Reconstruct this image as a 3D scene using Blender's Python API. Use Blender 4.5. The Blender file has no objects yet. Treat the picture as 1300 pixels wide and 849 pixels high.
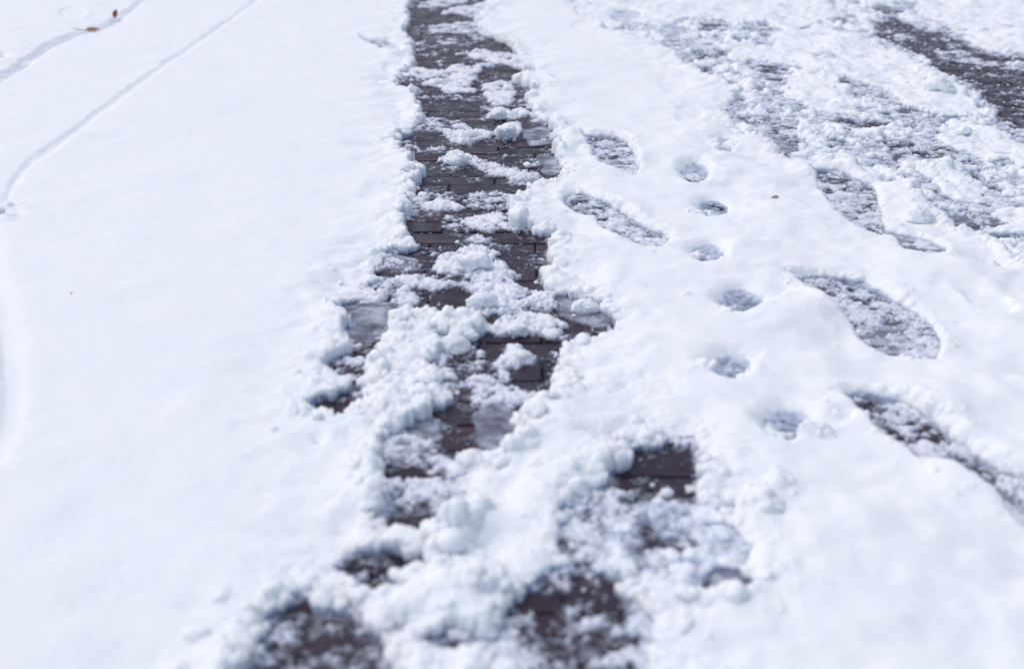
import bpy, math, random
import numpy as np

rng = np.random.default_rng(7)
random.seed(7)
scene = bpy.context.scene
COL = scene.collection

# ---------------------------------------------------------------- camera set-up (metres)
CAM_H = 0.735
TH = math.radians(23.7)
FPX = 1450.0            # focal length in photo pixels (photo 1300 x 849)
SN, CS = math.sin(TH), math.cos(TH)
T = 0.021               # snow depth

def gp(px, py, z=0.0):
    """photo pixel -> place on the horizontal plane at height z"""
    u = (px - 650.0) / FPX
    v = (py - 424.5) / FPX
    t = (CAM_H - z) / (SN + v * CS)
    return u * t, (CS - v * SN) * t

def pxm(py):            # photo pixels per metre at that image row
    v = (py - 424.5) / FPX
    return FPX * (SN + v * CS) / CAM_H

# ---------------------------------------------------------------- noise
TAB = rng.random((256, 256)).astype(np.float32) * 2 - 1
def vnoise(x, y, seed=0):
    x = np.asarray(x, np.float32) + 37.1 * seed; y = np.asarray(y, np.float32) + 91.7 * seed
    xi = np.floor(x); yi = np.floor(y)
    fx = x - xi; fy = y - yi
    fx = fx * fx * fx * (fx * (fx * 6 - 15) + 10); fy = fy * fy * fy * (fy * (fy * 6 - 15) + 10)
    xi = xi.astype(np.int32); yi = yi.astype(np.int32)
    x0 = xi & 255; x1 = (xi + 1) & 255; y0 = yi & 255; y1 = (yi + 1) & 255
    a = TAB[y0, x0]; b = TAB[y0, x1]; c = TAB[y1, x0]; d = TAB[y1, x1]
    return (a + (b - a) * fx) * (1 - fy) + (c + (d - c) * fx) * fy
def fbm(x, y, size, octs=4, seed=0, gain=0.5):
    """size = feature size in metres"""
    out = 0; amp = 1; tot = 0; s = 1.0 / size
    for o in range(octs):
        a = 0.6 + 1.1 * o
        ca, sa = math.cos(a), math.sin(a)
        out = out + amp * vnoise((x * ca - y * sa) * s, (x * sa + y * ca) * s, seed + 3 * o)
        tot += amp; amp *= gain; s *= 2.03
    return out / tot * 1.5

def sstep(a, b, x):
    t = np.clip((x - a) / (b - a), 0, 1)
    return t * t * (3 - 2 * t)

# ---------------------------------------------------------------- rasters over the ground
CELL = 0.003
RX0, RX1, RY0, RY1 = -4.8, 4.8, 0.50, 7.6
NX = int((RX1 - RX0) / CELL); NY = int((RY1 - RY0) / CELL)

def to_ground(poly, z):
    return np.array([gp(max(-900, min(2200, p[0])), p[1], z) for p in poly])

def fill(R, poly, val, z=0.0, mode='set'):
    P = to_ground(poly, z)
    x0 = max(0, int((P[:, 0].min() - RX0) / CELL)); x1 = min(NX - 1, int((P[:, 0].max() - RX0) / CELL) + 1)
    y0 = max(0, int((P[:, 1].min() - RY0) / CELL)); y1 = min(NY - 1, int((P[:, 1].max() - RY0) / CELL) + 1)
    if x1 <= x0 or y1 <= y0: return
    X = RX0 + (np.arange(x0, x1 + 1) + .5) * CELL
    Y = RY0 + (np.arange(y0, y1 + 1) + .5) * CELL
    inside = np.zeros((len(Y), len(X)), bool)
    n = len(P)
    for i in range(n):
        xa, ya = P[i]; xb, yb = P[(i + 1) % n]
        if ya == yb: continue
        cond = (Y > min(ya, yb)) & (Y <= max(ya, yb))
        xc = xa + (Y - ya) * (xb - xa) / (yb - ya)
        inside ^= cond[:, None] & (X[None, :] < xc[:, None])
    sub = R[y0:y1 + 1, x0:x1 + 1]
    if mode == 'set': sub[inside] = val
    elif mode == 'max': sub[inside] = np.maximum(sub[inside], val)
    elif mode == 'min': sub[inside] = np.minimum(sub[inside], val)
    elif mode == 'add': sub[inside] += val

def blur(R, rad, passes=2):
    k = max(1, int(round(rad / CELL)))
    for _ in range(passes):
        for ax in (0, 1):
            Pd = np.pad(R, [(k + 1, k) if a == ax else (0, 0) for a in (0, 1)], mode='edge')
            c = np.cumsum(Pd, axis=ax, dtype=np.float64)
            if ax == 0: R = ((c[2 * k + 1:] - c[:-2 * k - 1]) / (2 * k + 1)).astype(np.float32)
            else: R = ((c[:, 2 * k + 1:] - c[:, :-2 * k - 1]) / (2 * k + 1)).astype(np.float32)
    return R

def sample(R, x, y):
    fx = np.clip((x - RX0) / CELL - .5, 0, NX - 1.01); fy = np.clip((y - RY0) / CELL - .5, 0, NY - 1.01)
    xi = fx.astype(np.int32); yi = fy.astype(np.int32); fx = fx - xi; fy = fy - yi
    return ((R[yi, xi] * (1 - fx) + R[yi, xi + 1] * fx) * (1 - fy) + (R[yi + 1, xi] * (1 - fx) + R[yi + 1, xi + 1] * fx) * fy).astype(np.float32)

def stroke(pts, w):     # a polyline in pixels -> polygon of width w px (perpendicular)
    L, Rr = [], []
    n = len(pts)
    for i in range(n):
        a = pts[max(0, i - 1)]; b = pts[min(n - 1, i + 1)]
        dx, dy = b[0] - a[0], b[1] - a[1]; l = math.hypot(dx, dy) or 1
        nx, ny = -dy / l, dx / l
        ww = w[i] if isinstance(w, (list, tuple)) else w
        L.append((pts[i][0] + nx * ww / 2, pts[i][1] + ny * ww / 2)); Rr.append((pts[i][0] - nx * ww / 2, pts[i][1] - ny * ww / 2))
    return L + Rr[::-1]

def ell(cx, cy, rx, ry, n=14, rot=0):
    c, s = math.cos(rot), math.sin(rot)
    return [(cx + rx * math.cos(a) * c - ry * math.sin(a) * s, cy + rx * math.cos(a) * s + ry * math.sin(a) * c) for a in [2 * math.pi * i / n for i in range(n)]]

# ---- where the deep snow is missing (lips of the openings, at snow-top height)
MAIN_L = [(517,-60),(516,0),(516,15),(518,25),(511,32),(510,42),(518,48),(520,60),(520,75),(521,84),(506,90),(502,104),(512,109),(523,115),(526,128),(533,143),
 (530,155),(520,162),(508,167),(500,175),(506,190),(519,199),(522,209),(530,218),(528,228),(520,238),(508,243),(512,250),(520,262),(502,276),(510,284),(512,300),(518,306),(506,310),
 (480,309),(484,322),(478,335),(468,352),(462,366),(445,372),(427,378),(425,388),(432,398),(434,425),(441,440),(425,446),(408,452),(402,464),(412,470),(440,478),(448,484),
 (415,491),(393,498),(380,510),(380,523),(391,533),(402,524),(411,517),(421,522),(423,535),(442,532),(451,521),(462,518),(471,503),(474,478),(481,450),(488,425),(497,396),(510,388),(522,387),
 (545,398),(555,408),(541,424),(552,440),(540,455),(552,480),(554,502),(531,522),(502,528),(488,536),(485,552),(479,566),(472,580),(472,602),(478,612),(474,640),(474,664),(484,672),
 (505,668),(525,672),(538,681),(548,684),(556,672),(566,664),(586,654),(601,648),(603,623),(590,610),(578,592),(586,577),(617,581),(648,574),(681,549),(664,540),(659,520),(680,505),(714,497),(707,490),
 (717,484),(714,465),(717,447),(723,431),(763,419),(781,410),(787,396),(775,384),(750,371),(720,366),(704,366),(692,352),(692,338),(711,324),(705,312),(716,293),(686,286),(657,277),(652,262),(649,257),
 (668,245),(683,229),(717,223),(728,212),(705,196),(716,176),(705,170),(714,160),(696,152),(681,142),(673,123),(691,112),(659,98),(681,88),(652,80),(662,68),(655,56),(637,48),(618,38),(606,30),(618,12),(622,0),(630,-60)]
HOLES_SHARP = [
 [(445,712),(447,703),(470,696),(512,691),(545,699),(558,712),(540,717),(512,722),(523,733),(510,746),(495,739),(485,746),(478,744),(460,731),(446,722)],
 [(776,584),(808,562),(825,553),(868,553),(880,572),(892,588),(896,614),(883,621),(855,624),(828,621),(794,619),(778,614)],
 [(793,682),(815,672),(830,666),(850,671),(875,677),(888,688),(860,693),(835,691),(810,689)],
 [(893,736),(905,722),(930,714),(952,716),(957,725),(945,741),(925,744),(908,743)],
 [(595,743),(606,737),(628,735),(622,741),(604,745)],
 
 
 [(925,641),(945,632),(985,619),(980,628),(950,639),(935,645)],
 [(540,800),(570,786),(610,790),(622,808),(600,826),(556,828),(538,815)],
 [(-30,262),(4,262),(5,272),(0,280),(-30,290)],
 [(574,655),(586,640),(603,640),(603,652)],
 # gaps in the churned snow, upper right
 [(1058,93),(1075,91),(1100,99),(1105,109),(1082,110),(1064,103)],[(1108,112),(1150,112),(1152,118),(1120,120)],[(1148,121),(1190,120),(1194,128),(1165,131)],
 [(1087,149),(1130,150),(1135,157),(1100,160)],[(1046,139),(1075,141),(1092,149),(1070,150)],[(1120,171),(1150,174),(1172,182),(1216,193),(1206,201),(1165,191),(1135,182)],
 [(1053,171),(1075,173),(1088,182),(1065,181)],[(1190,162),(1212,161),(1205,168)],[(1282,198),(1300,196),(1420,215),(1420,226),(1300,214)],[(1103,202),(1122,203),(1135,212),(1112,209)],
 [(1239,229),(1265,230),(1287,238),(1262,240)],[(1251,289),(1275,291),(1330,292),(1330,301),(1280,301),(1256,298)],[(1156,225),(1175,228),(1168,234)],
 [(762,28),(781,33),(779,41),(768,41)],[(882,22),(905,27),(920,27),(914,36),(896,34)],[(938,31),(960,32),(977,23),(972,36),(950,38)],
 [(861,53),(878,55),(875,61),(865,60)],[(875,62),(921,66),(915,71),(888,69)],[(882,82),(905,81),(911,88),(902,96),(888,95)],
 [(960,78),(985,77),(1003,84),(990,91),(965,88)],[(968,94),(1004,94),(1003,100),(976,99)],[(924,45),(960,46),(963,51),(935,50)],
 ell(920,187,11,4.5), ell(882,223,14,5), ell(903,270,13,4.5), ell(899,328,17,4.5), ell(937,392,20,5), ell(925,471,20,6), ell(1001,550,24,6),
 [(820,1),(843,3),(838,8),(822,7)],[(1052,24),(1070,20),(1085,28),(1075,33)],[(1100,8),(1130,5),(1160,12),(1130,16)],
 [(1112,27),(1131,16),(1161,27),(1191,35),(1215,44),(1231,53),(1258,65),(1300,69),(1420,90),(1420,190),(1300,160),(1272,151),(1256,132),(1242,112),(1231,102),(1208,93),(1189,86),(1175,70),(1150,59),(1120,47),(1110,38)],
 [(1205,214),(1240,212),(1250,222),(1215,224)],[(1190,276),(1240,262),(1290,270),(1296,283),(1240,286)],[(1070,118),(1090,120),(1088,126),(1070,125)],
]
HOLES_SOFT = [
 [(733,163),(750,167),(785,169),(801,177),(808,198),(814,212),(808,220),(795,219),(775,213),(758,206),(756,198),(743,182)],
 [(712,244),(740,238),(775,252),(800,268),(825,284),(850,293),(854,304),(840,316),(815,314),(790,304),(765,291),(755,280),(735,271),(715,262)],
 [(993,343),(1030,343),(1080,346),(1122,363),(1152,384),(1182,404),(1198,424),(1198,440),(1187,449),(1160,447),(1120,438),(1093,426),(1090,411),(1080,401),(1060,390),(1028,370)],
 [(1062,492),(1100,490),(1150,497),(1192,527),(1222,552),(1262,577),(1300,600),(1400,640),(1400,720),(1300,669),(1282,656),(1275,645),(1255,630),(1235,616),(1215,606),(1195,594),(1165,586),(1140,571),(1105,541),(1094,524),(1085,515)],
 [(1028,208),(1070,210),(1112,232),(1120,262),(1127,287),(1150,292),(1182,299),(1204,311),(1201,323),(1185,330),(1150,323),(1138,306),(1134,300),(1115,301),(1090,291),(1083,283),(1066,274),(1058,255),(1043,234)],
 
 [(453,43),(475,48),(495,50),(507,58),(510,66),(497,66),(480,61),(465,54)],
 [(922,146),(945,142),(1000,144),(1015,152),(1012,170),(1018,190),(1003,193),(985,187),(968,176),(962,163),(940,156)],
]
DENTS = [   # heel dents and shallow prints: (polygon, depth factor)
 (ell(921,181,14,12),.9),(ell(882,216,22,16),.9),(ell(905,261,22,15),.95),(ell(899,319,25,16),.92),(ell(940,379,30,20),.95),
 ([(960,372),(1000,360),(1004,368),(965,392)],.45),(ell(928,461,30,21),.95),([(925,450),(965,440),(968,450),(930,470)],.4),
 (ell(1000,534,36,25),.96),([(1020,535),(1070,520),(1090,515),(1088,535),(1040,548)],.5),(ell(1255,382,38,12,14,.35),.5),(ell(1235,366,26,8,14,.3),.35),(ell(855,105,18,13),.22),
 (ell(875,145,17,14),.28),(ell(850,74,14,6),.25),(ell(795,17,22,8),.7),(ell(728,1,10,5),.6),(ell(852,36,13,9),.6),(ell(92,16,17,7),.4),(ell(4,70,7,5),.6),
 (ell(405,557,10,7),.5),(ell(744,88,12,5),.0),(ell(742,32,16,6),.35),(ell(845,60,18,6),.3),(ell(1290,370,20,12),.3),(ell(608,682,14,9),.4),(ell(945,618,45,16,14,-.3),.4),
 (ell(505,86,18,6),.4),
]
SLUSH_AREA = [   # half-melted zones where the deep snow has sunk
 ([(700,640),(760,600),(778,620),(830,626),(900,622),(935,655),(965,690),(962,722),(950,745),(880,752),(830,745),(800,725),(760,712),(715,700)],.55),
 ([(745,560),(800,535),(870,540),(905,575),(880,590),(790,590)],.35),
 ([(350,742),(375,725),(420,742),(450,750),(450,765),(350,765)],.5),
 ([(760,470),(850,480),(860,510),(800,520),(750,500)],.12),
]
CHURN = [(700,-40),(735,18),(790,42),(840,52),(868,80),(905,98),(938,112),(918,135),(925,160),(965,178),(1000,200),(1035,205),(1070,198),(1100,214),(1130,226),(1160,240),(1190,262),(1205,285),(1250,290),(1262,305),(1300,332),(1600,480),(1600,-40)]
GROOVES = [ # (points, width px, depth factor)
 ([(395,-44),(330,-2),(270,41),(210,82),(165,115),(115,152),(70,186),(34,208),(14,236),(6,258)],[5,5,5,6,7,8,8.5,9,8,7],.36),
 ([(240,-35),(185,-2),(163,14),(148,25),(125,36),(100,41),(60,58),(35,77),(0,99),(-60,130)],[6,6,6,10,7,7,10,11,12,11],.62),
 ([(-14,290),(-6,360),(4,400),(14,450),(15,500),(6,545),(-12,590)],[24,26,28,28,28,26,20],.30),
]
LOWER = [[(705,640),(745,612),(772,606),(778,560),(800,545),(880,545),(905,575),(900,625),(935,655),(965,692),(962,740),(930,752),(880,756),(850,735),(815,722),(790,715),(700,712),(690,680)],
 [(640,752),(662,733),(690,716),(740,710),(785,718),(812,742),(830,775),(840,850),(860,1000),(600,1000),(610,850),(628,790)],
 [(335,765),(345,746),(380,738),(398,742),(425,750),(460,752),(478,768),(500,790),(520,850),(530,1000),(250,1000),(290,850),(318,790)]]
deepA = np.ones((NY, NX), np.float32)
fill(deepA, MAIN_L, 0, T * .8)
def grow(p, k):
    cx = sum(a for a, b in p) / len(p); cy = sum(b for a, b in p) / len(p)
    return [(cx + (a - cx) * k, cy + (b - cy) * k) for a, b in p]
for q in range(9): HOLES_SHARP[q] = grow(HOLES_SHARP[q], 1.14)
for p in HOLES_SHARP: fill(deepA, p, 0, T * .8)
ridge_islands = [   # deep lumps standing inside the wheel track
 [(499,398),(512,390),(525,390),(536,400),(540,410),(528,424),(522,436),(516,450),(524,480),(532,500),(522,518),(505,527),(488,534),(474,518),(478,500),(485,470),(490,440),(494,415)],
 [(545,400),(560,403),(585,401),(606,408),(600,416),(575,418),(552,414)],
]
fill(deepA, CHURN, .38, T)
for p in LOWER: fill(deepA, p, .42, T * .7)
for p in HOLES_SHARP[:8]: fill(deepA, p, 0, T * .8)
fill(deepA, grow(HOLES_SHARP[0], 1.1), 0, T * .8)
for p in ([(655,735),(690,716),(740,712),(788,720),(808,745),(800,770),(824,800),(812,850),(850,1000),(620,1000),(655,860),(640,800),(662,765)],[(340,768),(360,752),(400,748),(455,754),(470,780),(455,800),(490,840),(520,1000),(250,1000),(290,850),(330,810)]): fill(deepA, p, 0, T * .8)
for p in HOLES_SHARP[8:]: fill(deepA, p, .1, T * .8)
for p in [[(985,40),(1040,30),(1100,48),(1150,66),(1185,90),(1225,118),(1250,140),(1200,142),(1150,128),(1125,108),(1060,90),(1020,82),(985,70)],
          [(700,-40),(1040,-40),(1060,22),(1000,36),(978,24),(940,28),(915,22),(880,20),(840,30),(800,24),(780,34),(740,20)],
          [(1000,92),(1056,90),(1066,106),(1090,126),(1085,142),(1040,134),(1000,118)],[(1195,190),(1215,212),(1250,240),(1262,247),(1230,252),(1200,244),(1186,215)],
          [(1205,150),(1260,162),(1300,178),(1330,210),(1300,206),(1280,196),(1240,198),(1218,190),(1198,172)],
          [(1180,-40),(1500,-40),(1500,80),(1300,64),(1258,60),(1230,48),(1200,28),(1166,14)],
          [(925,55),(960,54),(1040,66),(1040,78),(1003,78),(960,72),(925,70)],[(1090,160),(1120,162),(1118,170),(1085,168)],[(1258,252),(1300,262),(1420,300),(1420,330),(1290,286)]]: fill(deepA, p, 1, T)
for p in ridge_islands: fill(deepA, p, .92, T * .75)
deepA = blur(deepA, .0045, 2)
skirtR = blur(deepA, .016, 2); wideR = blur(deepA, .009, 2)
deepB = np.ones((NY, NX), np.float32)
for p in HOLES_SOFT: fill(deepB, p, 0, T * .85)
def uneven(R, r1, n1, r2, n2):
    """steep wall on the side nearer the path's foot, long slope on the side the feet slid in from"""
    S = blur(R, r1, n1); W = blur(R, r2, n2)
    g = np.gradient(W, axis=0)
    k = sstep(-.25, .45, g / (np.abs(g).max() * .5 + 1e-9))
    return S * (1 - k) + W * k
deepB = uneven(deepB, .0035, 2, .012, 3)
dent = np.zeros((NY, NX), np.float32)
for p, d in DENTS: fill(dent, p, d, T * .9, 'max')
for p, w, d in GROOVES: fill(dent, stroke(p, w), d, T * .9, 'max')
for p, d in SLUSH_AREA: fill(dent, p, d, T * .5, 'max')
dent = 1 - uneven(1 - dent, .0045, 2, .010, 3)
churn = np.zeros((NY, NX), np.float32)
fill(churn, CHURN, 1, T)
for p in LOWER: fill(churn, p, 1, T * .7)
for p in SLUSH_AREA: fill(churn, p[0], .8, T * .5, 'max')
fill(churn, [(-200,60),(0,60),(60,30),(110,14),(150,-20),(185,-30),(185,0),(150,26),(100,38),(60,54),(0,95),(-200,180)], .35, T)
churn = blur(churn, .03, 2)
edge = blur(1 - deepA, .05, 2)       # nearness to a broken edge
edge2 = blur(1 - deepB, .03, 2)
bankR = blur(1 - deepA, .13, 2)

# ---- grey, half-clear ice frozen on the bricks
ICE = [
 [(424,386),(440,382),(500,386),(503,400),(500,420),(486,432),(470,437),(452,432),(436,430),(430,400)],
 [(700,372),(722,368),(750,372),(775,385),(787,396),(780,412),(750,417),(720,405),(705,395)],
 [(765,205),(790,203),(812,214),(808,222),(795,221),(772,215)],
 [(775,293),(800,293),(825,297),(848,308),(838,320),(815,318),(792,310)],
 [(1092,411),(1120,410),(1150,414),(1195,430),(1192,452),(1160,451),(1118,441),(1092,428)],
 [(1240,622),(1300,618),(1400,660),(1400,730),(1300,680),(1258,636)],
 [(1078,280),(1115,284),(1130,290),(1160,296),(1203,312),(1201,330),(1150,327),(1138,308),(1115,303),(1088,294)],
 [(965,171),(1000,174),(1018,188),(1003,196),(985,190)],
 [(660,103),(690,106),(684,118),(665,116)],[(664,166),(690,158),(712,166),(704,182),(668,186)],[(682,196),(706,198),(728,212),(716,224),(690,220)],
 [(486,526),(520,520),(556,530),(560,556),(530,566),(492,556)],[(595,525),(640,508),(662,522),(668,560),(640,578),(600,565)],
 [(482,560),(560,575),(565,590),(500,590),(478,580)],
 [(455,46),(508,54),(510,68),(470,62)],[(690,315),(716,320),(714,345),(690,340)],
 [(895,720),(955,716),(955,744),(905,744)],[(484,320),(530,328),(528,345),(484,342)],[(1190,262),(1296,268),(1300,290),(1200,286)],
]
# ---- slush lying on the bricks: coverage 0..1 (z about 5 mm)
cov = np.zeros((NY, NX), np.float32)
ZS = .004
fill(cov, [(p[0], p[1]) for p in MAIN_L], .30, ZS)
for p in HOLES_SHARP[:6]: fill(cov, p, .12, ZS)
for p in HOLES_SHARP[6:]: fill(cov, p, .42, ZS)
fill(cov, CHURN, .37, ZS)
fill(cov, [(1112,27),(1131,16),(1161,27),(1191,35),(1215,44),(1231,53),(1258,65),(1300,69),(1420,90),(1420,190),(1300,160),(1272,151),(1256,132),(1242,112),(1231,102),(1208,93),(1189,86),(1175,70),(1150,59),(1120,47)], .22, ZS)
for p in HOLES_SOFT: fill(cov, p, .42, ZS)
fill(cov, [(1230,604),(1300,604),(1300,622),(1245,622)], .05, ZS); fill(cov, [(1088,402),(1150,404),(1190,425),(1192,436),(1120,414),(1090,412)], .25, ZS); fill(cov, [(1066,272),(1115,273),(1118,281),(1075,281)], .15, ZS); fill(cov, [(755,203),(800,202),(800,207),(757,207)], .1, ZS); fill(cov, [(766,290),(825,292),(830,296),(772,295)], .2, ZS)
for p, d in SLUSH_AREA: fill(cov, p, .58, ZS)
for p in LOWER: fill(cov, p, .50, ZS)
for q in (ell(920,187,11,4.5), ell(882,223,14,5), ell(903,270,13,4.5), ell(899,328,17,4.5), ell(937,392,20,5), ell(926,471,20,6), ell(1001,550,24,6)): fill(cov, q, 1.05, ZS)
fill(cov, [(690,722),(740,714),(790,724),(806,745),(815,800),(660,800),(660,745)], .12, ZS); fill(cov, [(355,752),(450,756),(470,790),(480,830),(320,830)], .34, ZS)
for p in ICE: fill(cov, p, .08, ZS)
PATCHES = [
 ([(530,3),(592,-2),(590,5),(560,8),(545,10),(530,9)],.85),([(557,20),(570,10),(600,8),(620,0),(640,0),(640,25),(610,25),(575,16),(565,20)],.9),
 ([(545,33),(565,30),(600,28),(625,35),(640,45),(620,50),(600,50),(590,42),(560,42),(545,44)],.8),([(555,51),(585,49),(586,55),(557,57)],.8),
 ([(592,68),(612,62),(640,66),(665,70),(665,84),(630,80),(610,76),(594,73)],.95),([(495,86),(530,87),(560,92),(580,82),(600,85),(625,80),(605,98),(600,110),(605,117),(570,119),(560,112),(535,107),(545,100),(520,98),(495,97)],.95),
 ([(610,108),(640,103),(655,115),(652,135),(625,132),(612,122)],.95),([(575,121),(612,121),(612,127),(577,127)],.75),([(617,148),(630,138),(662,137),(674,143),(660,151),(625,151)],.95),
 ([(530,150),(545,147),(575,150),(595,158),(590,166),(560,160),(533,158)],.82),([(560,163),(575,167),(608,165),(630,170),(610,177),(588,182),(565,176)],.98),
 ([(627,168),(640,155),(662,152),(667,165),(655,178),(635,176)],.98),([(553,204),(575,192),(597,197),(614,203),(605,209),(575,208)],.98),([(535,185),(560,183),(590,186),(588,190),(540,190)],.62),
 ([(605,208),(625,207),(650,212),(682,218),(685,226),(675,236),(645,231),(640,222),(615,216)],.98),
 ([(508,244),(530,250),(545,257),(570,254),(587,267),(560,269),(540,264),(512,262)],.97),([(588,247),(620,240),(650,248),(632,258),(600,253)],.72),([(595,256),(650,258),(650,266),(600,264)],.45),
 ([(563,272),(600,275),(630,266),(640,280),(660,285),(682,287),(660,294),(630,296),(600,291),(580,282)],.9),([(557,280),(583,284),(580,288),(558,286)],.8),([(585,298),(640,300),(632,312),(580,310)],.55),
 ([(545,336),(565,322),(590,314),(612,313),(630,320),(630,328),(641,335),(650,352),(640,356),(628,367),(600,353),(575,345),(555,344)],1.0),([(592,357),(650,352),(668,368),(700,374),(708,390),(660,396),(598,396)],.93),
 ([(515,350),(545,353),(565,359),(598,356),(600,366),(570,368),(540,366),(518,362)],.93),([(478,318),(500,316),(532,326),(528,345),(500,348),(478,338)],.62),([(440,355),(500,348),(530,356),(532,372),(522,388),(490,386),(455,382),(440,372)],.95),
 ([(625,402),(640,401),(670,399),(700,404),(717,411),(722,426),(705,429),(690,423),(660,425),(640,427),(622,420)],1.0),([(545,395),(612,395),(620,420),(545,424)],.9),([(541,422),(612,430),(625,455),(600,465),(545,462)],.64),
 ([(625,458),(645,443),(665,437),(682,450),(672,461),(650,463),(630,466)],.93),([(545,462),(600,464),(640,470),(654,478),(642,490),(600,505),(560,512),(540,500)],.5),([(610,485),(655,489),(700,500),(690,510),(640,512),(600,516)],.85),
 ([(515,172),(500,172),(500,186),(527,186)],.5),([(405,448),(440,446),(478,458),(482,472),(470,480),(440,478),(402,466)],.68),([(490,508),(540,500),(560,512),(540,522),(500,522)],.5),
 ([(484,553),(515,545),(540,560),(562,570),(548,582),(500,583),(478,575)],.72),([(475,582),(560,578),(590,592),(565,596),(500,592),(472,590)],.8),([(472,596),(565,600),(560,612),(480,610)],.12),([(478,660),(560,660),(560,690),(480,676)],.1),([(475,614),(520,606),(560,616),(600,622),(602,640),(575,645),(540,652),(480,650)],.74),
 ([(640,775),(760,768),(830,790),(850,1000),(600,1000)],.5),
 ([(1190,65),(1215,64),(1245,74),(1268,84),(1250,85),(1220,78),(1195,74)],.93),([(1278,80),(1300,78),(1330,84),(1330,92),(1285,88)],.95),([(1130,44),(1160,45),(1165,52),(1140,52)],.7),([(1140,24),(1175,28),(1200,40),(1180,40),(1150,30)],.6),
 ([(1122,100),(1150,104),(1250,140),(1262,150),(1230,140),(1150,118)],.8),([(725,602),(790,600),(800,640),(740,660)],.8),
 ([(1062,180),(1120,182),(1190,205),(1290,255),(1300,290),(1240,285),(1180,240),(1110,215)],.72),
]
for p, v in PATCHES: fill(cov, p, v, ZS)
BARE = [[(430,437),(484,436),(484,455),(440,453)],[(606,425),(715,426),(714,445),(690,440),(665,432),(640,438),(618,442)],[(680,448),(715,448),(712,490),(690,492),(655,486),(660,472)],
 [(636,292),(690,290),(706,312),(708,328),(690,338),(690,352),(652,344),(643,334),(632,318)],[(512,276),(560,290),(580,300),(560,312),(530,316),(512,305)],[(532,370),(585,366),(592,392),(560,396),(530,388)],
 [(515,210),(600,215),(640,228),(640,240),(585,244),(530,238)],[(590,182),(640,177),(685,182),(680,196),(640,208),(612,202)],[(528,128),(610,128),(615,145),(560,150),(535,143)],[(527,170),(556,172),(560,186),(527,186)],
 [(535,192),(560,192),(552,205),(530,205)],[(600,53),(640,54),(652,62),(620,64),(600,60)],[(518,12),(550,14),(600,26),(560,30),(545,32),(520,30)],[(520,70),(553,72),(555,90),(522,86)],[(612,84),(665,86),(668,92),(615,98)],[(505,102),(535,106),(560,115),(525,114),(505,108)],
 [(530,545),(560,545),(590,560),(620,578),(590,578),(560,570)],[(778,596),(815,576),(868,574),(890,592),(890,612),(780,614)],[(384,518),(396,504),(445,499),(468,503),(445,530),(425,532)],[(485,316),(543,320),(545,336),(520,334),(500,320)]]
for p in BARE: fill(cov, p, .04, ZS)
for p in HOLES_SHARP[0:4]: fill(cov, p, .14, ZS)
cov = blur(cov, .004, 2)

ice = np.zeros((NY, NX), np.float32)
for p in ICE: fill(ice, p, 1, .003)
ice = blur(ice, .006, 2)

# ---------------------------------------------------------------- the lattice (finer near the viewer, one fan of real ground)
Y0, Y1 = 0.60, 7.5
KR = 0.00135
nr = int(math.log(Y1 / Y0) / KR) + 1
nc = 900
Yr = (Y0 * np.exp(KR * np.arange(nr))).astype(np.float32)
Wr = 2 * (.60 * Yr + .12)
uu = (np.arange(nc) / (nc - 1) - .5).astype(np.float32)
GX = (Wr[:, None] * uu[None, :]).astype(np.float32)
GY = np.repeat(Yr[:, None], nc, 1)

wx = fbm(GX, GY, .05, 5, 11, .6) * .012
wy = fbm(GX, GY, .05, 5, 12, .6) * .012
fine = fbm(GX, GY, .016, 3, 15)
SX, SY = GX + wx, GY + wy
w2x = fbm(GX, GY, .014, 3, 13, .6) * .0045; w2y = fbm(GX, GY, .014, 3, 14, .6) * .0045
SX = SX + w2x; SY = SY + w2y
dA = sample(deepA, SX, SY); dW = sample(wideR, SX, SY)
kw = sstep(-.35, .45, fbm(GX, GY, .11, 3, 16)) * .85
dA = dA * (1 - kw) + dW * kw; dB = sample(deepB, GX + wx * .5, GY + wy * .5)
dn = sample(dent, GX + wx * .4, GY + wy * .4); ch = sample(churn, GX, GY)
ed = sample(edge, GX, GY); ed2 = sample(edge2, GX, GY)
cv = sample(cov, SX, SY); ic = sample(ice, GX + wx * .6, GY + wy * .6)

roughness_map = np.clip(ch + ed * 1.6, 0, 1)
big = fbm(GX, GY, .16, 3, 21); mid = fbm(GX, GY, .06, 4, 22)
D = dA + .22 * fine * np.clip(4 * dA * (1 - dA), 0, 1)
ax = (GX * .13 + GY * -.99); ay = (GX * .99 + GY * .13)
diag = fbm(ax * .36, ay, .055, 5, 24, .62)
D = D + ch * (.78 * diag + .26 * mid + .10 * fine) * np.where(dA > .93, .25, 1.0) * sstep(.12, .45, dA)
hA = sstep(.12, .86, D) ** 1.15
hA = hA * (1 - .85 * ch) + .85 * ch * np.clip(D * .95 - .13, 0, 1.0)
hB = sstep(.10, .92, dB + .06 * fine)
right = sstep(.05, .45, GX - .04 * GY) + .35 * roughness_map
h = T * hA * hB * (1 - np.clip(dn, 0, .97) * (.93 + .07 * mid))
h += hA * hB * (1 - .85 * dn) * (.0035 * big + ch * (.005 * mid + .006 * big) + .0062 * fbm(GX, GY, .04, 5, 31, .62) * (.13 + roughness_map * (1 - .35 * ch)) + right * (.011 * fbm(GX, GY, .17, 3, 36) + .0050 * fbm(GX, GY, .085, 3, 37)) * (1 - .5 * ch) + .0055 * np.clip(ed2 * 3, 0, 1) * (.6 + .8 * fbm(GX, GY, .06, 2, 38)) + .012 * np.clip(sample(bankR, GX, GY) * 3, 0, 1) * fbm(GX, GY, .10, 3, 39) * (1 - ch) + .0016 * fine * (.12 + 1.2 * roughness_map))
inside = hA * hB
h = h + np.where(inside > .02, 0, -.006)
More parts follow.
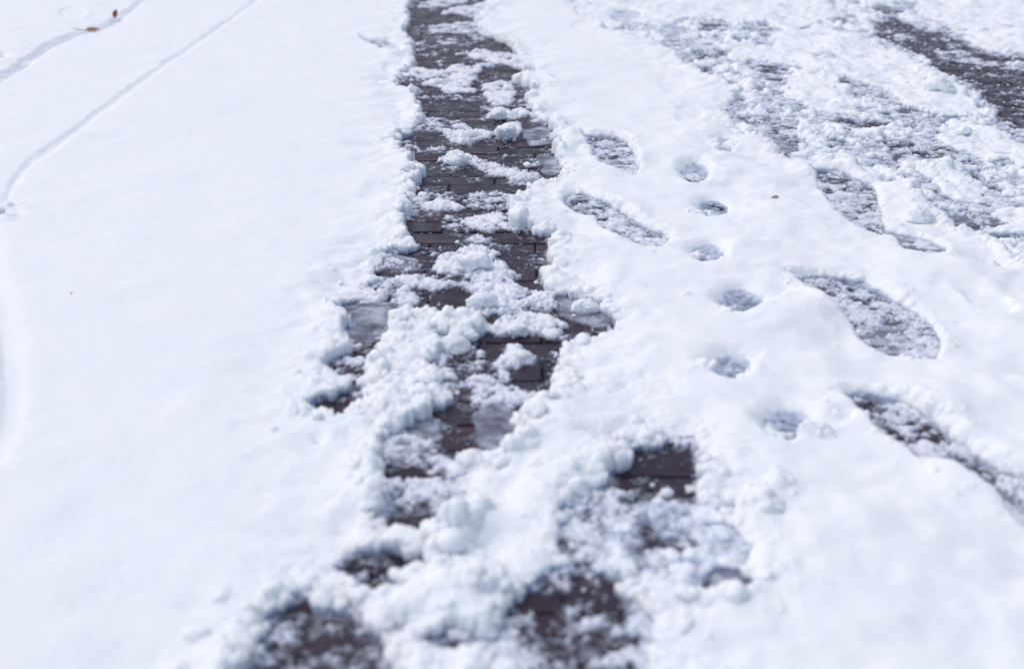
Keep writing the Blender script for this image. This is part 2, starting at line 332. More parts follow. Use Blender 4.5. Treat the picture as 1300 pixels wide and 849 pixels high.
# fine granular floor of soft prints
h += inside * sstep(.3, .8, dn) * .0022 * fbm(GX, GY, .009, 2, 33)

# ---- lumps pressed out at the broken edges: rounded clods joined to the sheet
QX = GX + .0062 * fbm(GX, GY, .011, 4, 17, .65); QY = GY + .0062 * fbm(GX, GY, .011, 4, 18, .65)
QZ = 1 + .55 * fbm(GX, GY, .007, 3, 19)
def splat(H, xs, ys, zs, rs, flat=.8):
    for x, y, z, r in zip(xs, ys, zs, rs):
        if y - 2 * r < Y0 or y + 2 * r > Y1: continue
        i0 = int(math.log((y - r) / Y0) / KR); i1 = min(nr - 1, int(math.log((y + r) / Y0) / KR) + 1)
        w = 2 * (.60 * y + .12)
        w0 = 2 * (.60 * (y - r) + .12)
        c = (x / w + .5) * (nc - 1); dc = (r / w0) * (nc - 1) + abs(x / w0 - x / w) * (nc - 1) + 1
        j0 = int(c - dc); j1 = int(c + dc) + 1
        if j0 < 0 or j1 >= nc: continue
        gx = QX[i0:i1 + 1, j0:j1 + 1] - x; gy = QY[i0:i1 + 1, j0:j1 + 1] - y
        d2 = 1 - (gx * gx + gy * gy) / (r * r)
        hh = np.where(d2 > 0, z + flat * r * np.sqrt(np.clip(d2, 0, 1)) * QZ[i0:i1 + 1, j0:j1 + 1], -1)
        sub = H[i0:i1 + 1, j0:j1 + 1]
        np.maximum(sub, hh, out=sub)

def pick(weight, n, seed):
    """random lattice points drawn by weight * true area"""
    r = np.random.default_rng(seed)
    cell = (Wr[:, None] / nc) * (Yr[:, None] * KR)
    p = (weight * cell).ravel().astype(np.float64)
    cs = np.cumsum(p); idx = np.searchsorted(cs, r.random(n) * cs[-1])
    return idx
base_h = h.copy()
idx = pick(np.clip(5 * dA * (1 - dA), 0, 1) * (dA > .55) * (base_h > .008) * (1 - .7 * ch), 620, 77)
r = .010 + .013 * np.random.default_rng(78).random(len(idx)) ** 1.5
splat(h, GX.ravel()[idx], GY.ravel()[idx], base_h.ravel()[idx] - r * .30, r, .58)
base_h = h.copy()
hflat = h.ravel(); xf = GX.ravel(); yf = GY.ravel()
base_h = h.copy()
wgt = np.clip(5 * dA * (1 - dA), 0, 1) * (dA > .62) * (1 - .8 * ch) * (base_h > .006)
idx = pick(wgt, 5200, 1)
r = .0018 + .0085 * np.random.default_rng(2).random(len(idx)) ** 4
splat(h, xf[idx], yf[idx], base_h.ravel()[idx] - r * .25, r, .85)
wgt2 = (np.clip(ed * 2.2, 0, 1) + ch * .12) * (inside > .6)
idx = pick(wgt2, 7000, 3)
r = .002 + .011 * np.random.default_rng(4).random(len(idx)) ** 6
splat(h, xf[idx], yf[idx], base_h.ravel()[idx] - r * .55, r, .8)
idx = pick((np.clip(ed2 * 2.5, 0, 1)) * (inside > .3), 1500, 5)
r = .003 + .006 * np.random.default_rng(6).random(len(idx)) ** 3
splat(h, xf[idx], yf[idx], base_h.ravel()[idx] - r * .6, r, .8)
idx = pick((inside > .9) * 1.0, 160, 8)
r = .004 + .005 * np.random.default_rng(9).random(len(idx))
splat(h, xf[idx], yf[idx], base_h.ravel()[idx] - r * .75, r, .8)
h += inside * .0006 * fbm(GX, GY, .006, 2, 41) * (.15 + roughness_map)

# ---- slush
s1 = fbm(GX, GY, .035, 4, 51, .6); s2 = fbm(GX, GY, .012, 4, 52, .7)
skirt = sample(skirtR, GX, GY)
s = np.maximum(cv, np.minimum(cv + 1.1 * skirt, .85)) + .50 * s1 + .34 * s2 + .16 * fbm(GX, GY, .0055, 2, 58) - .60
rdg = 1 - np.abs(fbm(GX, GY, .009, 3, 57, .6)) * 2.2
hs = .015 * s * (1 + .5 * rdg)
hs = np.where(s > 0, .0010 + np.minimum(hs, .0030 + .0036 * s1 + .0018 * rdg + .006 * np.clip(cv - .8, 0, .2) * 5 * (1 - ch)), s * .03)
hs = np.where((s > 0) & (hs < .0008), .0008, hs)
film = s + .22 * fbm(GX, GY, .006, 2, 55)
hs = np.where((s <= 0) & (film > -.34), .0007 + .0004 * s2, hs)
idx = pick(sstep(.0, .25, s) * sstep(.55, .75, cv) * (inside < .5), 2200, 61)
r = .0014 + .0045 * np.random.default_rng(62).random(len(idx)) ** 3
splat(hs, xf[idx], yf[idx], np.maximum(hs.ravel()[idx], 0) - r * .35, r, .8)
hs += np.where(hs > .0015, .0005 * fbm(GX, GY, .005, 2, 63), 0)
# ---- ice
hi = np.where(ic > .12, .0018 + .0016 * sstep(.2, .9, ic) + .0006 * s1 + .0005 * fbm(GX, GY * 1.5, .03, 2, 71) * .6, -.004)
hi = np.where(ic + .42 * s1 + .16 * s2 > .45, hi, -.004)

def push_out(H, amt):
    """let the walls bulge a little, so that edges overhang"""
    gy_, gx_ = np.gradient(blur_l(H))
    dy = np.gradient(GY, axis=0); dx = np.gradient(GX, axis=1)
    sx = gx_ / dx; sy = gy_ / dy
    m = np.sqrt(sx * sx + sy * sy) + 1e-6
    k = amt * sstep(.25, 1.3, m) * sstep(.15, .55, H / T) * (1 - .4 * sstep(.8, 1.1, H / T))
    return -sx / m * k, -sy / m * k
def blur_l(H):
    for _ in range(3):
        P = np.pad(H, 1, mode='edge')
        H = (P[:-2, 1:-1] + P[2:, 1:-1] + P[1:-1, :-2] + P[1:-1, 2:] + 2 * P[1:-1, 1:-1]) / 6
    return H
ox, oy = push_out(h, .0045)

# ---------------------------------------------------------------- mesh building
def mesh_from(name, V, F, smooth=True, attrs=None):
    me = bpy.data.meshes.new(name)
    V = np.ascontiguousarray(V, np.float32); F = np.ascontiguousarray(F, np.int32)
    nf, k = F.shape
    me.vertices.add(len(V)); me.vertices.foreach_set('co', V.ravel())
    me.loops.add(nf * k); me.loops.foreach_set('vertex_index', F.ravel())
    me.polygons.add(nf); me.polygons.foreach_set('loop_start', np.arange(0, nf * k, k, dtype=np.int32))
    me.polygons.foreach_set('loop_total', np.full(nf, k, np.int32))
    me.polygons.foreach_set('use_smooth', np.full(nf, smooth, bool))
    if attrs:
        for an, av in attrs.items():
            a = me.attributes.new(an, 'FLOAT', 'POINT'); a.data.foreach_set('value', np.ascontiguousarray(av, np.float32))
    me.update(calc_edges=True)
    return me
def link(name, me, mat, parent=None):
    o = bpy.data.objects.new(name, me); COL.objects.link(o)
    if mat: me.materials.append(mat)
    if parent: o.parent = parent
    return o
II = np.arange(nr * nc).reshape(nr, nc)
def sheet(name, X, Y, Z, keepv, mat, attrs=None, extra=None):
    k = keepv
    fk = k[:-1, :-1] | k[1:, :-1] | k[:-1, 1:] | k[1:, 1:]
    F = np.stack([II[:-1, :-1], II[:-1, 1:], II[1:, 1:], II[1:, :-1]], -1)[fk]
    used = np.zeros(nr * nc, bool); used[F.ravel()] = True
    remap = np.cumsum(used) - 1
    F = remap[F]
    V = np.stack([X.ravel()[used], Y.ravel()[used], Z.ravel()[used]], -1)
    at = {a: v.ravel()[used] for a, v in (attrs or {}).items()}
    if extra is not None:
        V2, F2 = extra
        F = np.concatenate([F, F2 + len(V)]); V = np.concatenate([V, V2])
        for a in at: at[a] = np.concatenate([at[a], np.full(len(V2), .03, np.float32)])
    return link(name, mesh_from(name, V, F, True, at), mat)

# ---------------------------------------------------------------- materials
def new_mat(name):
    m = bpy.data.materials.new(name); m.use_nodes = True
    nt = m.node_tree; b = nt.nodes['Principled BSDF']
    return m, nt, b
def N(nt, t, **k):
    n = nt.nodes.new(t)
    for a, v in k.items(): setattr(n, a, v)
    return n
def noise(nt, co, scale, detail=3, rough=.6):
    n = N(nt, 'ShaderNodeTexNoise'); n.inputs['Scale'].default_value = scale; n.inputs['Detail'].default_value = detail
    n.inputs['Roughness'].default_value = rough; nt.links.new(co, n.inputs['Vector']); return n
def ramp(nt, src, stops):
    r_ = N(nt, 'ShaderNodeValToRGB'); e = r_.color_ramp.elements
    while len(e) < len(stops): e.new(.5)
    for q, (p, c) in enumerate(stops):
        e[q].position = p; e[q].color = (*c, 1) if len(c) == 3 else c
    nt.links.new(src, r_.inputs[0]); return r_

def snow_material(name, sss=.9, thin=False):
    m, nt, b = new_mat(name)
    tc = N(nt, 'ShaderNodeTexCoord').outputs['Object']
    n1 = noise(nt, tc, 9, 3); c = ramp(nt, n1.outputs[0], [(.3, (.845, .895, .955)), (.7, (.875, .915, .965))])
    if thin:      # sodden, half-clear snow where the layer is only millimetres thick
        at = N(nt, 'ShaderNodeAttribute', attribute_name='thick')
        nn = noise(nt, tc, 70, 4, .65)
        ad = N(nt, 'ShaderNodeMath', operation='MULTIPLY_ADD'); ad.inputs[1].default_value = .010; nt.links.new(nn.outputs[0], ad.inputs[0]); nt.links.new(at.outputs['Fac'], ad.inputs[2])
        mr = N(nt, 'ShaderNodeMapRange'); mr.inputs['From Min'].default_value = .0045; mr.inputs['From Max'].default_value = .0175; nt.links.new(ad.outputs[0], mr.inputs['Value'])
        wet = ramp(nt, mr.outputs[0], [(0, (.20, .22, .28)), (.4, (.52, .56, .65)), (1, (1, 1, 1))])
        mm = N(nt, 'ShaderNodeMix', data_type='RGBA', blend_type='MULTIPLY'); mm.inputs['Factor'].default_value = 1
        nt.links.new(c.outputs[0], mm.inputs['A']); nt.links.new(wet.outputs[0], mm.inputs['B']); nt.links.new(mm.outputs['Result'], b.inputs['Base Color'])
    else: nt.links.new(c.outputs[0], b.inputs['Base Color'])
    b.inputs['Roughness'].default_value = .62
    b.inputs['Specular IOR Level'].default_value = .25
    b.inputs['Subsurface Weight'].default_value = sss
    b.inputs['Subsurface Radius'].default_value = (.93, .96, 1.0)
    b.inputs['Subsurface Scale'].default_value = .011
    n2 = noise(nt, tc, 380, 3, .7)
    bp = N(nt, 'ShaderNodeBump'); bp.inputs['Strength'].default_value = .22; bp.inputs['Distance'].default_value = .001
    nt.links.new(n2.outputs[0], bp.inputs['Height']); nt.links.new(bp.outputs[0], b.inputs['Normal'])
    return m
M_snow = snow_material('snow', .9, True)

def slush_material():
    m, nt, b = new_mat('slush')
    tc = N(nt, 'ShaderNodeTexCoord').outputs['Object']
    at = N(nt, 'ShaderNodeAttribute', attribute_name='thick')
    n1 = noise(nt, tc, 60, 4, .65)
    ad = N(nt, 'ShaderNodeMath', operation='MULTIPLY_ADD'); ad.inputs[1].default_value = .012; nt.links.new(n1.outputs[0], ad.inputs[0]); nt.links.new(at.outputs['Fac'], ad.inputs[2])
    mr = N(nt, 'ShaderNodeMapRange'); mr.inputs['From Min'].default_value = .0055; mr.inputs['From Max'].default_value = .0150
    nt.links.new(ad.outputs[0], mr.inputs['Value'])
    c = ramp(nt, mr.outputs[0], [(0, (.10, .10, .13)), (.28, (.32, .35, .42)), (.58, (.66, .70, .79)), (1, (.86, .885, .94))])
    nt.links.new(c.outputs[0], b.inputs['Base Color'])
    r2 = ramp(nt, mr.outputs[0], [(0, (.38,) * 3), (1, (.55,) * 3)]); nt.links.new(r2.outputs[0], b.inputs['Roughness'])
    al = ramp(nt, mr.outputs[0], [(0, (.25,) * 3), (.12, (.6,) * 3), (.35, (.95,) * 3), (.5, (1,) * 3)]); nt.links.new(al.outputs[0], b.inputs['Alpha'])
    b.inputs['Specular IOR Level'].default_value = .25
    b.inputs['Subsurface Weight'].default_value = .6; b.inputs['Subsurface Radius'].default_value = (.6, .8, 1); b.inputs['Subsurface Scale'].default_value = .004
    n2 = noise(nt, tc, 300, 3, .7)
    bp = N(nt, 'ShaderNodeBump'); bp.inputs['Strength'].default_value = .5; bp.inputs['Distance'].default_value = .0015
    nt.links.new(n2.outputs[0], bp.inputs['Height']); nt.links.new(bp.outputs[0], b.inputs['Normal'])
    return m
M_slush = slush_material()

def ice_material(name='ice', a0=.35, a1=.85):
    m, nt, b = new_mat(name)
    tc = N(nt, 'ShaderNodeTexCoord').outputs['Object']
    mp = N(nt, 'ShaderNodeMapping'); mp.inputs['Scale'].default_value = (1, 1.1, 1); nt.links.new(tc, mp.inputs[0])
    n1 = noise(nt, mp.outputs[0], 24, 4, .6)
    c = ramp(nt, n1.outputs[0], [(.3, (.20, .21, .27)), (.52, (.34, .37, .45)), (.72, (.60, .65, .75))])
    nt.links.new(c.outputs[0], b.inputs['Base Color'])
    al = ramp(nt, n1.outputs[0], [(.3, (a0,) * 3), (.6, (a1,) * 3)]); at = N(nt, 'ShaderNodeAttribute', attribute_name='thick'); fm = N(nt, 'ShaderNodeMapRange'); fm.interpolation_type = 'SMOOTHSTEP'; fm.inputs['From Min'].default_value = .30; fm.inputs['From Max'].default_value = .85
    nt.links.new(at.outputs['Fac'], fm.inputs['Value']); am = N(nt, 'ShaderNodeMath', operation='MULTIPLY'); nt.links.new(al.outputs[0], am.inputs[0]); nt.links.new(fm.outputs[0], am.inputs[1]); nt.links.new(am.outputs[0], b.inputs['Alpha'])
    b.inputs['Roughness'].default_value = .22; b.inputs['IOR'].default_value = 1.31
    n2 = noise(nt, tc, 60, 3)
    bp = N(nt, 'ShaderNodeBump'); bp.inputs['Strength'].default_value = .12; bp.inputs['Distance'].default_value = .002
    nt.links.new(n2.outputs[0], bp.inputs['Height']); nt.links.new(bp.outputs[0], b.inputs['Normal'])
    return m
M_ice = ice_material()

def brick_material():
    m, nt, b = new_mat('clinker_brick')
    tc = N(nt, 'ShaderNodeTexCoord').outputs['Object']
    geo = N(nt, 'ShaderNodeNewGeometry')
    c = ramp(nt, geo.outputs['Random Per Island'], [(0, (.030, .021, .034)), (.35, (.042, .028, .042)), (.7, (.052, .031, .044)), (.93, (.046, .034, .052)), (1, (.070, .036, .042))])
    n1 = noise(nt, tc, 35, 5, .65); m1 = ramp(nt, n1.outputs[0], [(.35, (.62,) * 3), (.65, (1.25,) * 3)])
    mx = N(nt, 'ShaderNodeMix', data_type='RGBA', blend_type='MULTIPLY'); mx.inputs['Factor'].default_value = 1
    nt.links.new(c.outputs[0], mx.inputs['A']); nt.links.new(m1.outputs[0], mx.inputs['B'])
    n4 = noise(nt, tc, 14, 4, .6); m4 = ramp(nt, n4.outputs[0], [(.56, (0,) * 3), (.70, (.55,) * 3)])
    mx2 = N(nt, 'ShaderNodeMix', data_type='RGBA'); nt.links.new(m4.outputs[0], mx2.inputs['Factor']); nt.links.new(mx.outputs['Result'], mx2.inputs['A']); mx2.inputs['B'].default_value = (.044, .026, .032, 1)
    nt.links.new(mx2.outputs['Result'], b.inputs['Base Color'])
    n2 = noise(nt, tc, 18, 3); r_ = ramp(nt, n2.outputs[0], [(.35, (.20,) * 3), (.65, (.55,) * 3)]); nt.links.new(r_.outputs[0], b.inputs['Roughness'])
    b.inputs['Specular IOR Level'].default_value = .16
    n3 = noise(nt, tc, 220, 4, .7)
    bp = N(nt, 'ShaderNodeBump'); bp.inputs['Strength'].default_value = .5; bp.inputs['Distance'].default_value = .0012
    nt.links.new(n3.outputs[0], bp.inputs['Height']); nt.links.new(bp.outputs[0], b.inputs['Normal'])
    return m
M_brick = brick_material()
def plain(name, colr, rough, var=.3, scale=40, spec=.3):
    m, nt, b = new_mat(name)
    tc = N(nt, 'ShaderNodeTexCoord').outputs['Object']
    n1 = noise(nt, tc, scale, 4)
    c = ramp(nt, n1.outputs[0], [(.3, tuple(v * (1 - var) for v in colr)), (.7, tuple(min(1, v * (1 + var)) for v in colr))])
    nt.links.new(c.outputs[0], b.inputs['Base Color']); b.inputs['Roughness'].default_value = rough; b.inputs['Specular IOR Level'].default_value = spec
    return m
M_joint = plain('joint_sand', (.022, .018, .022), .8)
M_leaf = plain('dry_leaf', (.60, .32, .18), .6, .4, 90)
M_stem = plain('leaf_stem', (.10, .06, .045), .6)
M_dirt = plain('dirt', (.36, .31, .31), .8)

# ---------------------------------------------------------------- setting: ground, brick paving, snow, ice
gv = np.array([(-60, -60, -.006), (60, -60, -.006), (60, 60, -.006), (-60, 60, -.006)])
o = link('ground', mesh_from('ground', gv, np.array([[0, 1, 2, 3]]), False), M_joint); o['kind'] = 'structure'

def bricks():
    BW, BL, J = .0680, .205, .0030
    V, F = [], []
    r = random.Random(3)
    y0b = gp(650, 340, 0)[1] % BW
    ny0 = int(.40 / BW); ny1 = int(7.6 / BW)
    for iy in range(ny0, ny1):
        yb = y0b + iy * BW
        off = (.5 * BL if iy % 2 else 0) + r.uniform(-.012, .012) + gp(566, 241, 0)[0]
        half = .60 * yb + .45
        for ix in range(int((-half - off) / BL) - 1, int((half - off) / BL) + 1):
            xa = off + ix * BL + J / 2 + r.uniform(-.0008, .0008); xb = off + (ix + 1) * BL - J / 2
            ya = yb + J / 2 + r.uniform(-.0008, .0008); yc = yb + BW - J / 2 + r.uniform(-.0008, .0008)
            zt = r.uniform(-.0010, .0008); tx = r.uniform(-.0007, .0007); ty = r.uniform(-.0006, .0006)
            c = .0018; base = len(V)
            for (x, y, z) in ((xa, ya, -.02), (xb, ya, -.02), (xb, yc, -.02), (xa, yc, -.02),
                              (xa, ya, zt - c), (xb, ya, zt - c), (xb, yc, zt - c), (xa, yc, zt - c),
                              (xa + c, ya + c, zt), (xb - c, ya + c, zt), (xb - c, yc - c, zt), (xa + c, yc - c, zt)):
                if z > -.019: z += (tx if x > (xa + xb) / 2 else -tx) + (ty if y > (ya + yc) / 2 else -ty)
                V.append((x, y, z))
            for q in range(4):
                w = (q + 1) % 4
                F.append((base + q, base + w, base + 4 + w, base + 4 + q)); F.append((base + 4 + q, base + 4 + w, base + 8 + w, base + 8 + q))
            F.append((base + 8, base + 9, base + 10, base + 11))
    return mesh_from('brick_pavement', np.array(V), np.array(F), False)
o = link('brick_pavement', bricks(), M_brick); o['kind'] = 'structure'

# far snow round the detailed fan
def outer():
    V = []; F = []
    xs = np.concatenate([np.linspace(-40, -8, 17), np.linspace(-7.8, 7.8, 157), np.linspace(8, 40, 17)])
    ys = np.concatenate([np.linspace(-30, -3, 14), np.linspace(-2.9, 11, 140), np.linspace(11.5, 45, 18)])
    X, Y = np.meshgrid(xs.astype(np.float32), ys.astype(np.float32))
    inn = (Y > Y0 + .1) & (Y < Y1 - .12) & (np.abs(X) < .60 * Y + .12 - .14)
    Z = T + .0035 * fbm(X, Y, .16, 2, 21) + .004 * fbm(X, Y, .7, 3, 81) - .003
    I = np.arange(X.size).reshape(X.shape)
    fk = ~(inn[:-1, :-1] & inn[1:, :-1] & inn[:-1, 1:] & inn[1:, 1:])
    Fq = np.stack([I[:-1, :-1], I[:-1, 1:], I[1:, 1:], I[1:, :-1]], -1)[fk]
    # tuck the part that lies under the detailed sheet
    lap = (Y > Y0 - .0) & (Y < Y1) & (np.abs(X) < .60 * Y + .12)
    Z = np.where(lap, -.02, Z)
    return np.stack([X.ravel(), Y.ravel(), Z.ravel()], -1), Fq
o = sheet('snow', GX + ox, GY + oy, h, h > -.001, M_snow, {'thick': np.maximum(h, 0) + .03 * sstep(.75, .95, inside) * (1 - sstep(.15, .6, dn))}, outer()); o['kind'] = 'structure'
vis = (inside < .98)
o = sheet('slush', GX, GY, hs, (hs > .0002) & vis, M_slush, {'thick': np.maximum(hs, 0)}); o['kind'] = 'stuff'
o['label'] = 'grey white half-melted slush lying in ragged patches on the wet bricks'; o['category'] = 'slush'
o = sheet('ice', GX, GY, hi, (hi > 0) & vis, M_ice, {'thick': ic + .3 * s1}); o['kind'] = 'stuff'
o['label'] = 'thin grey half-clear ice frozen on the bricks in tracks and footprints'; o['category'] = 'ice'

# ---------------------------------------------------------------- loose snow crumbs (countless)
def ico(sub):
    t = (1 + 5 ** .5) / 2
    V = [(-1, t, 0), (1, t, 0), (-1, -t, 0), (1, -t, 0), (0, -1, t), (0, 1, t), (0, -1, -t), (0, 1, -t), (t, 0, -1), (t, 0, 1), (-t, 0, -1), (-t, 0, 1)]
    F = [(0, 11, 5), (0, 5, 1), (0, 1, 7), (0, 7, 10), (0, 10, 11), (1, 5, 9), (5, 11, 4), (11, 10, 2), (10, 7, 6), (7, 1, 8), (3, 9, 4), (3, 4, 2), (3, 2, 6), (3, 6, 8), (3, 8, 9), (4, 9, 5), (2, 4, 11), (6, 2, 10), (8, 6, 7), (9, 8, 1)]
    V = [np.array(v) / np.linalg.norm(v) for v in V]
    for _ in range(sub):
        mid_ = {}; G = []
        def m_(a, b):
            k = (min(a, b), max(a, b))
            if k not in mid_:
                v = V[a] + V[b]; V.append(v / np.linalg.norm(v)); mid_[k] = len(V) - 1
            return mid_[k]
        for a, b, c in F:
            x, y, z = m_(a, b), m_(b, c), m_(c, a); G += [(a, x, z), (b, y, x), (c, z, y), (x, y, z)]
        F = G
    return np.array(V), np.array(F)
IV2, IF2 = ico(2); IV4, IF4 = ico(4)
def n3(P, s, seed):
    return vnoise(P[:, 0] * s + P[:, 2] * s * .7 + 5, P[:, 1] * s - P[:, 2] * s * .6 + 9, seed) + vnoise(P[:, 2] * s + 3, P[:, 0] * s - P[:, 1] * s * .5, seed + 5)
surf = np.maximum(np.maximum(h, hs), np.maximum(hi, 0.0))
def crumbs():
    idx = pick((ch * .5 + sstep(.02, .3, cv) * .7 + np.clip(4 * dA * (1 - dA), 0, 1) * 1.2) * (inside < .9) + .25 * np.clip(ed, 0, 1) * (inside >= .9), 5200, 91)
    r = np.random.default_rng(92)
    sh = []
    for q in range(14):
        P = IV2 * (1 + .16 * n3(IV2, 1.7, q * 3)[:, None] + .07 * n3(IV2, 4, q * 3 + 1)[:, None]) * r.uniform(.65, 1.15, 3)
        sh.append(P)
    VV, FF = [], []; b = 0
    for q, ii in enumerate(idx):
        rad = .0012 + .0050 * r.random() ** 4
        x, y = xf[ii], yf[ii]
        if rad < .0012 * y * .55: continue
        P = sh[r.integers(14)] * rad; P = P * (1, 1, .75)
        a = r.uniform(0, 6.3); ca, sa = math.cos(a), math.sin(a)
        P = np.stack([P[:, 0] * ca - P[:, 1] * sa, P[:, 0] * sa + P[:, 1] * ca, P[:, 2]], -1)
        VV.append(P + (x, y, max(0, surf.ravel()[ii]) + rad * .35)); FF.append(IF2 + b); b += len(P)
    V = np.concatenate(VV); F = np.concatenate(FF)
    return mesh_from('snow_crumbs', V, F, True)
M_clod = snow_material('clod_snow')
o = link('snow_crumbs', crumbs(), M_clod); o['kind'] = 'stuff'; o['category'] = 'snow crumbs'
o['label'] = 'countless tiny white snow crumbs scattered over the bricks and slush'

# ---------------------------------------------------------------- single snow clods one can point at
def surf_at(x, y):
    i = min(nr - 1, max(0, int(round(math.log(y / Y0) / KR)))); j = int(round((x / Wr[i] + .5) * (nc - 1)))
    return float(max(0, surf[i, max(0, min(nc - 1, j))]))
def clod(px, py, wpx, aspect, label, seed, cauli=.10, grp=None, mat=None, name='snow_clod', hz=.68, sharp=False):
    """px,py = centre of the clod in the photo, wpx = its width there"""
    if cauli > 0: wpx *= .74; cauli += .05
    rad = wpx / 2 / pxm(py)
    x, y = gp(px, py, rad * .7); zb = surf_at(x, y)
    x, y = gp(px, py, min(zb, T) + rad * hz * .6); zb = surf_at(x, y)
    P = IV4.copy()
    d = 1 + (.30 if cauli > 0 else .04) * n3(P, 1.1, seed) + cauli * np.abs(n3(P, 2.8, seed + 1)) + cauli * .6 * np.abs(n3(P, 6, seed + 2)) + (.02 if cauli else .008) * n3(P, 9, seed + 4)
    P = P * d[:, None] * (1, aspect, hz) * rad / 1.12
    r = random.Random(seed); a = r.uniform(0, 6.28)
    if aspect != 1: a = r.uniform(-.3, .3)
    ca, sa = math.cos(a), math.sin(a)
    P = np.stack([P[:, 0] * ca - P[:, 1] * sa, P[:, 0] * sa + P[:, 1] * ca, P[:, 2]], -1)
    P[:, 2] = np.maximum(P[:, 2], -rad * hz * .72)
    o = link(name, mesh_from(name, P, IF4, True), mat or M_clod)
    o.location = (x, y, zb + rad * hz * .35)
    o['label'] = label; o['category'] = 'snow clod' if name == 'snow_clod' else name.replace('_', ' ')
    if grp: o['group'] = grp
    return o
CL = [
 (572,685,44,1,'smooth round white snowball, largest near the bottom of the wheel track',101,.0),
 (404,530,22,1,'rounded snow clod hanging over the dark hole in the left snow edge',102,.05),
 (538,247,17,1,'round snow clod on the left snow edge above the bare brick, upper middle',103,.06),
 (519,215,24,.8,'blunt white clod sticking out of the left snow edge over the bricks',104,.08),
 (521,262,14,1,'small grey snow clod just below the round clod on the left edge',105,.08),
 (643,166,37,.8,'knobbly white snow chunk on the bricks beside the smooth grey ice',106,.14),
 (669,210,15,1,'single small white clod alone on grey ice at the right of the track',107,.08),
 (665,141,14,1,'little white clod standing on the slush above the knobbly chunk',108,.08),
 (634,146,28,.7,'low white clod on the slush beside the right snow edge, upper track',109,.12),
 (716,287,28,.8,'flattened round clod at the right snow edge beside the bare bricks',110,.06),
 (700,423,28,.9,'round snow clod at the right end of the clod row crossing the track',111,.07),
 (743,389,40,.7,'pointed glassy slush chunk standing in the grey ice at the right edge',112,.12),
 (510,397,34,1,'top clod of the snow ridge standing in the wheel track',113,.10),
 (557,403,26,.9,'clod between the snow ridge and the clod row across the track',116,.10),
 (590,412,40,.7,'wide low clod in the row crossing the track, left of its middle',117,.12),
 (650,411,44,.6,'wide flat white clod in the row crossing the track, right of its middle',118,.12),
 (577,437,44,.8,'large lumpy clod directly below the clod row, right of the ridge',119,.12),
 (573,478,22,.8,'greyish clod in the broken slush below the large lumpy clod',120,.14),
 (664,449,26,.7,'spiky white clod alone on the bare brick below the clod row',121,.18),
 (676,522,44,1,'large rounded clod at the right bank beside the dark wet pool',122,.08),
 (700,508,22,1,'small clod on top of the right bank above the wet pool',123,.08),
 (612,378,50,.6,'broad white clod in the middle of the track, right of the bare brick window',124,.14),
 (600,333,52,.7,'broad flat heap of white slush in the middle of the track',125,.16),
 (596,171,30,.6,'flat white heap on the bricks left of the knobbly chunk',126,.16),
 (582,200,32,.6,'pointed flat white heap alone on the bricks, left of the track middle',127,.16),
 (665,223,30,.7,'white clod on the right snow edge just below the grey ice',128,.12),
 (592,42,14,.8,'small clod on slush in the far part of the track',131,.10),
 (828,616,10,1,'tiny glassy crumb at the lower rim of the rectangular brick window',132,.05),
 (845,626,26,.8,'white clod below the rectangular brick window in the slush',133,.12),
 (876,620,18,1,'pointed clod at the lower right rim of the rectangular brick window',134,.10),
 (548,600,12,1,'small glassy clod lying in the lower left pool of the track',135,.08),
 (1247,37,20,.9,'white clod above the dark wheel track, far upper right',136,.10),
 (1294,83,20,.8,'white clod at the right end of the dark wheel track, upper right',137,.10),
 (1195,108,46,.9,'pale snow clod on the bank beside the dark track, upper right',138,.08),
 (1221,165,26,1,'peaked snow clod in the churned snow at the right',139,.14),
 (1170,272,50,.8,'big rounded snow block hanging over the icy footprint at the right',140,.08),
 (462,745,22,1,'clod at the bottom of the picture left of the dark hole',142,.06),
 (1078,557,0,1,'',0,0),
]
for c in CL:
    if c[2]: clod(c[0], c[1], c[2], c[3], c[4], c[5], c[6])

# ---------------------------------------------------------------- dry leaves and specks
def leaf_mesh(L, W, curl, seed):
    nu, nv = 22, 11
    V = []; F = []
    for a in range(nu):
        s_ = a / (nu - 1)
        w = W * math.sin(math.pi * s_ ** .8) ** .8 * (1 + .12 * math.sin(s_ * 38 + seed))
        for b_ in range(nv):
            t = b_ / (nv - 1) * 2 - 1
            V.append(((s_ - .5) * L, t * w / 2, curl * (t * t * .6 * w + .5 * L * (s_ - .5) ** 2) + .0012 * math.sin(s_ * 17 + t * 4 + seed)))
    for a in range(nu - 1):
        for b_ in range(nv - 1):
            q = a * nv + b_; F.append((q, q + nv, q + nv + 1, q + 1))
    me = mesh_from('blade', np.array(V), np.array(F), True)
    return me
def stem_mesh(pts, rad):
    V = []; F = []; k = 8
    for i, p in enumerate(pts):
        for q in range(k):
            a = 2 * math.pi * q / k; V.append((p[0], p[1] + rad * math.cos(a), p[2] + rad * math.sin(a)))
    for i in range(len(pts) - 1):
        for q in range(k):
            F.append((i * k + q, i * k + (q + 1) % k, (i + 1) * k + (q + 1) % k, (i + 1) * k + q))
    return mesh_from('stem', np.array(V), np.array(F), True)
def leaf(px, py, L, W, rot, label, seed, curl=1.1, stem=True, dz=.004):
    x, y = gp(px, py, T); z = surf_at(x, y)
    e = bpy.data.objects.new('dry_leaf', None); COL.objects.link(e)
    e.location = (x, y, max(z, T * .8) + dz); e.rotation_euler = rot; e['label'] = label; e['category'] = 'leaf'
    b = link('blade', leaf_mesh(L, W, curl, seed), M_leaf, e)
    sm = b.modifiers.new('thickness', 'SOLIDIFY'); sm.thickness = .0006
    if stem:
        link('stem', stem_mesh([(-L / 2 + .001 - .045 * q / 8, 0, .5 * curl * L * .25 + .012 * (q / 8) ** 1.6) for q in range(9)], .0011), M_stem, e)
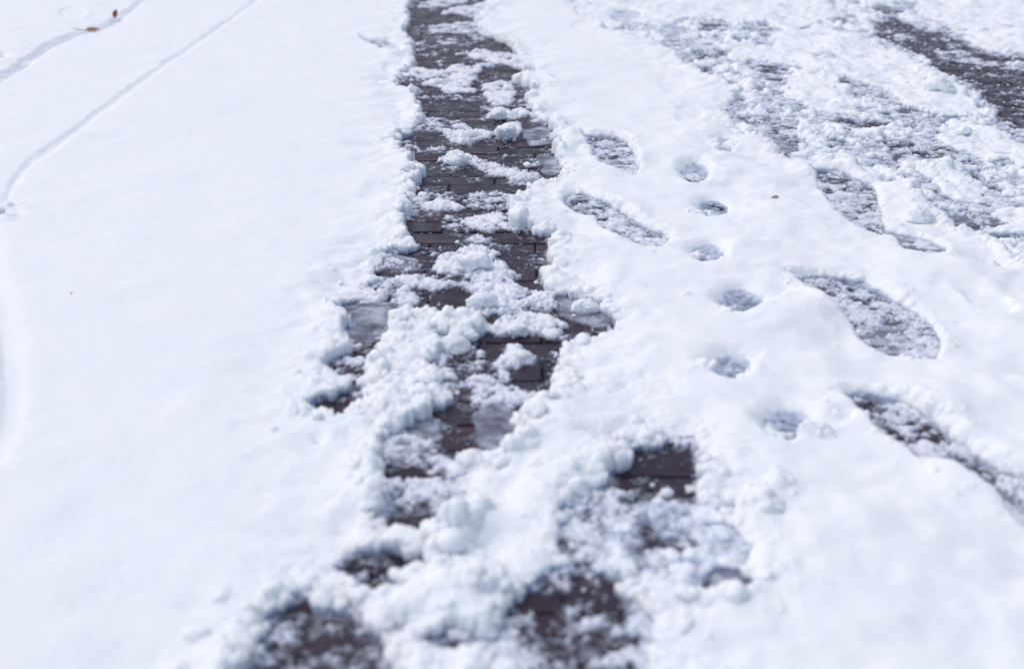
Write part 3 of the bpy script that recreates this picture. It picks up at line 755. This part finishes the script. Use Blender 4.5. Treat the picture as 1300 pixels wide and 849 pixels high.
leaf(118, 40, .052, .020, (math.radians(12), math.radians(-4), math.radians(12)), 'curled orange-brown dry leaf with a thin dark stem in the snow groove, upper left', 1)
leaf(147, 21, .040, .020, (math.radians(25), math.radians(-58), math.radians(75)), 'small upright brown dry leaf standing where the snow groove bends, upper left', 2, 1.4, False, .012)
def speck(px, py, w, label, seed):
    x, y = gp(px, py, T); rad = w / 2 / pxm(py)
    P = IV2 * (1 + .25 * n3(IV2, 2, seed)[:, None]) * (1, .7, .4) * rad
    o = link('dirt_crumb', mesh_from('dirt_crumb', P, IF2, True), M_dirt); o.location = (x, y, surf_at(x, y) + rad * .1)
    o['label'] = label; o['category'] = 'dirt crumb'
speck(985, 248, 9, 'pale brown dirt crumb lying alone on smooth snow right of the heel prints', 5)
speck(91, 375, 3.5, 'tiny dark dirt speck on the wide smooth snow at the left', 6)

# ---------------------------------------------------------------- light: overcast winter daylight
world = bpy.data.worlds.new('World'); scene.world = world; world.use_nodes = True
nt = world.node_tree
bg = nt.nodes['Background']
sky = nt.nodes.new('ShaderNodeTexSky'); sky.sky_type = 'NISHITA'; sky.sun_disc = False
EL, AZ = math.radians(62), math.radians(-62)     # veiled sun from the left
sky.sun_elevation = EL; sky.sun_rotation = AZ; sky.air_density = 1.0; sky.dust_density = 4.0; sky.ozone_density = 1.0
nt.links.new(sky.outputs[0], bg.inputs['Color']); bg.inputs['Strength'].default_value = .15
sun = bpy.data.lights.new('sun', 'SUN'); sun.energy = .5; sun.angle = math.radians(100); sun.color = (.95, .97, 1)
so = bpy.data.objects.new('sun', sun); COL.objects.link(so)
from mathutils import Vector
d = Vector((math.sin(AZ) * math.cos(EL), math.cos(AZ) * math.cos(EL), math.sin(EL)))
so.rotation_euler = d.to_track_quat('Z', 'Y').to_euler(); so.location = d * 8

cam = bpy.data.cameras.new('camera'); co = bpy.data.objects.new('camera', cam); COL.objects.link(co)
co.location = (0, 0, CAM_H); co.rotation_euler = (math.pi / 2 - TH, 0, 0)
cam.sensor_width = 36; cam.lens = 36 * FPX / 1300; cam.clip_start = .05; cam.clip_end = 300
cam.dof.use_dof = True; cam.dof.focus_distance = 2.55; cam.dof.aperture_fstop = 3.2
scene.camera = co
vs = scene.view_settings
vs.view_transform = 'Standard'; vs.look = 'None'; vs.gamma = 1; vs.exposure = 0.02; vs.use_curve_mapping = False
scene.cycles.max_bounces = 8; scene.cycles.diffuse_bounces = 4; scene.cycles.transparent_max_bounces = 8
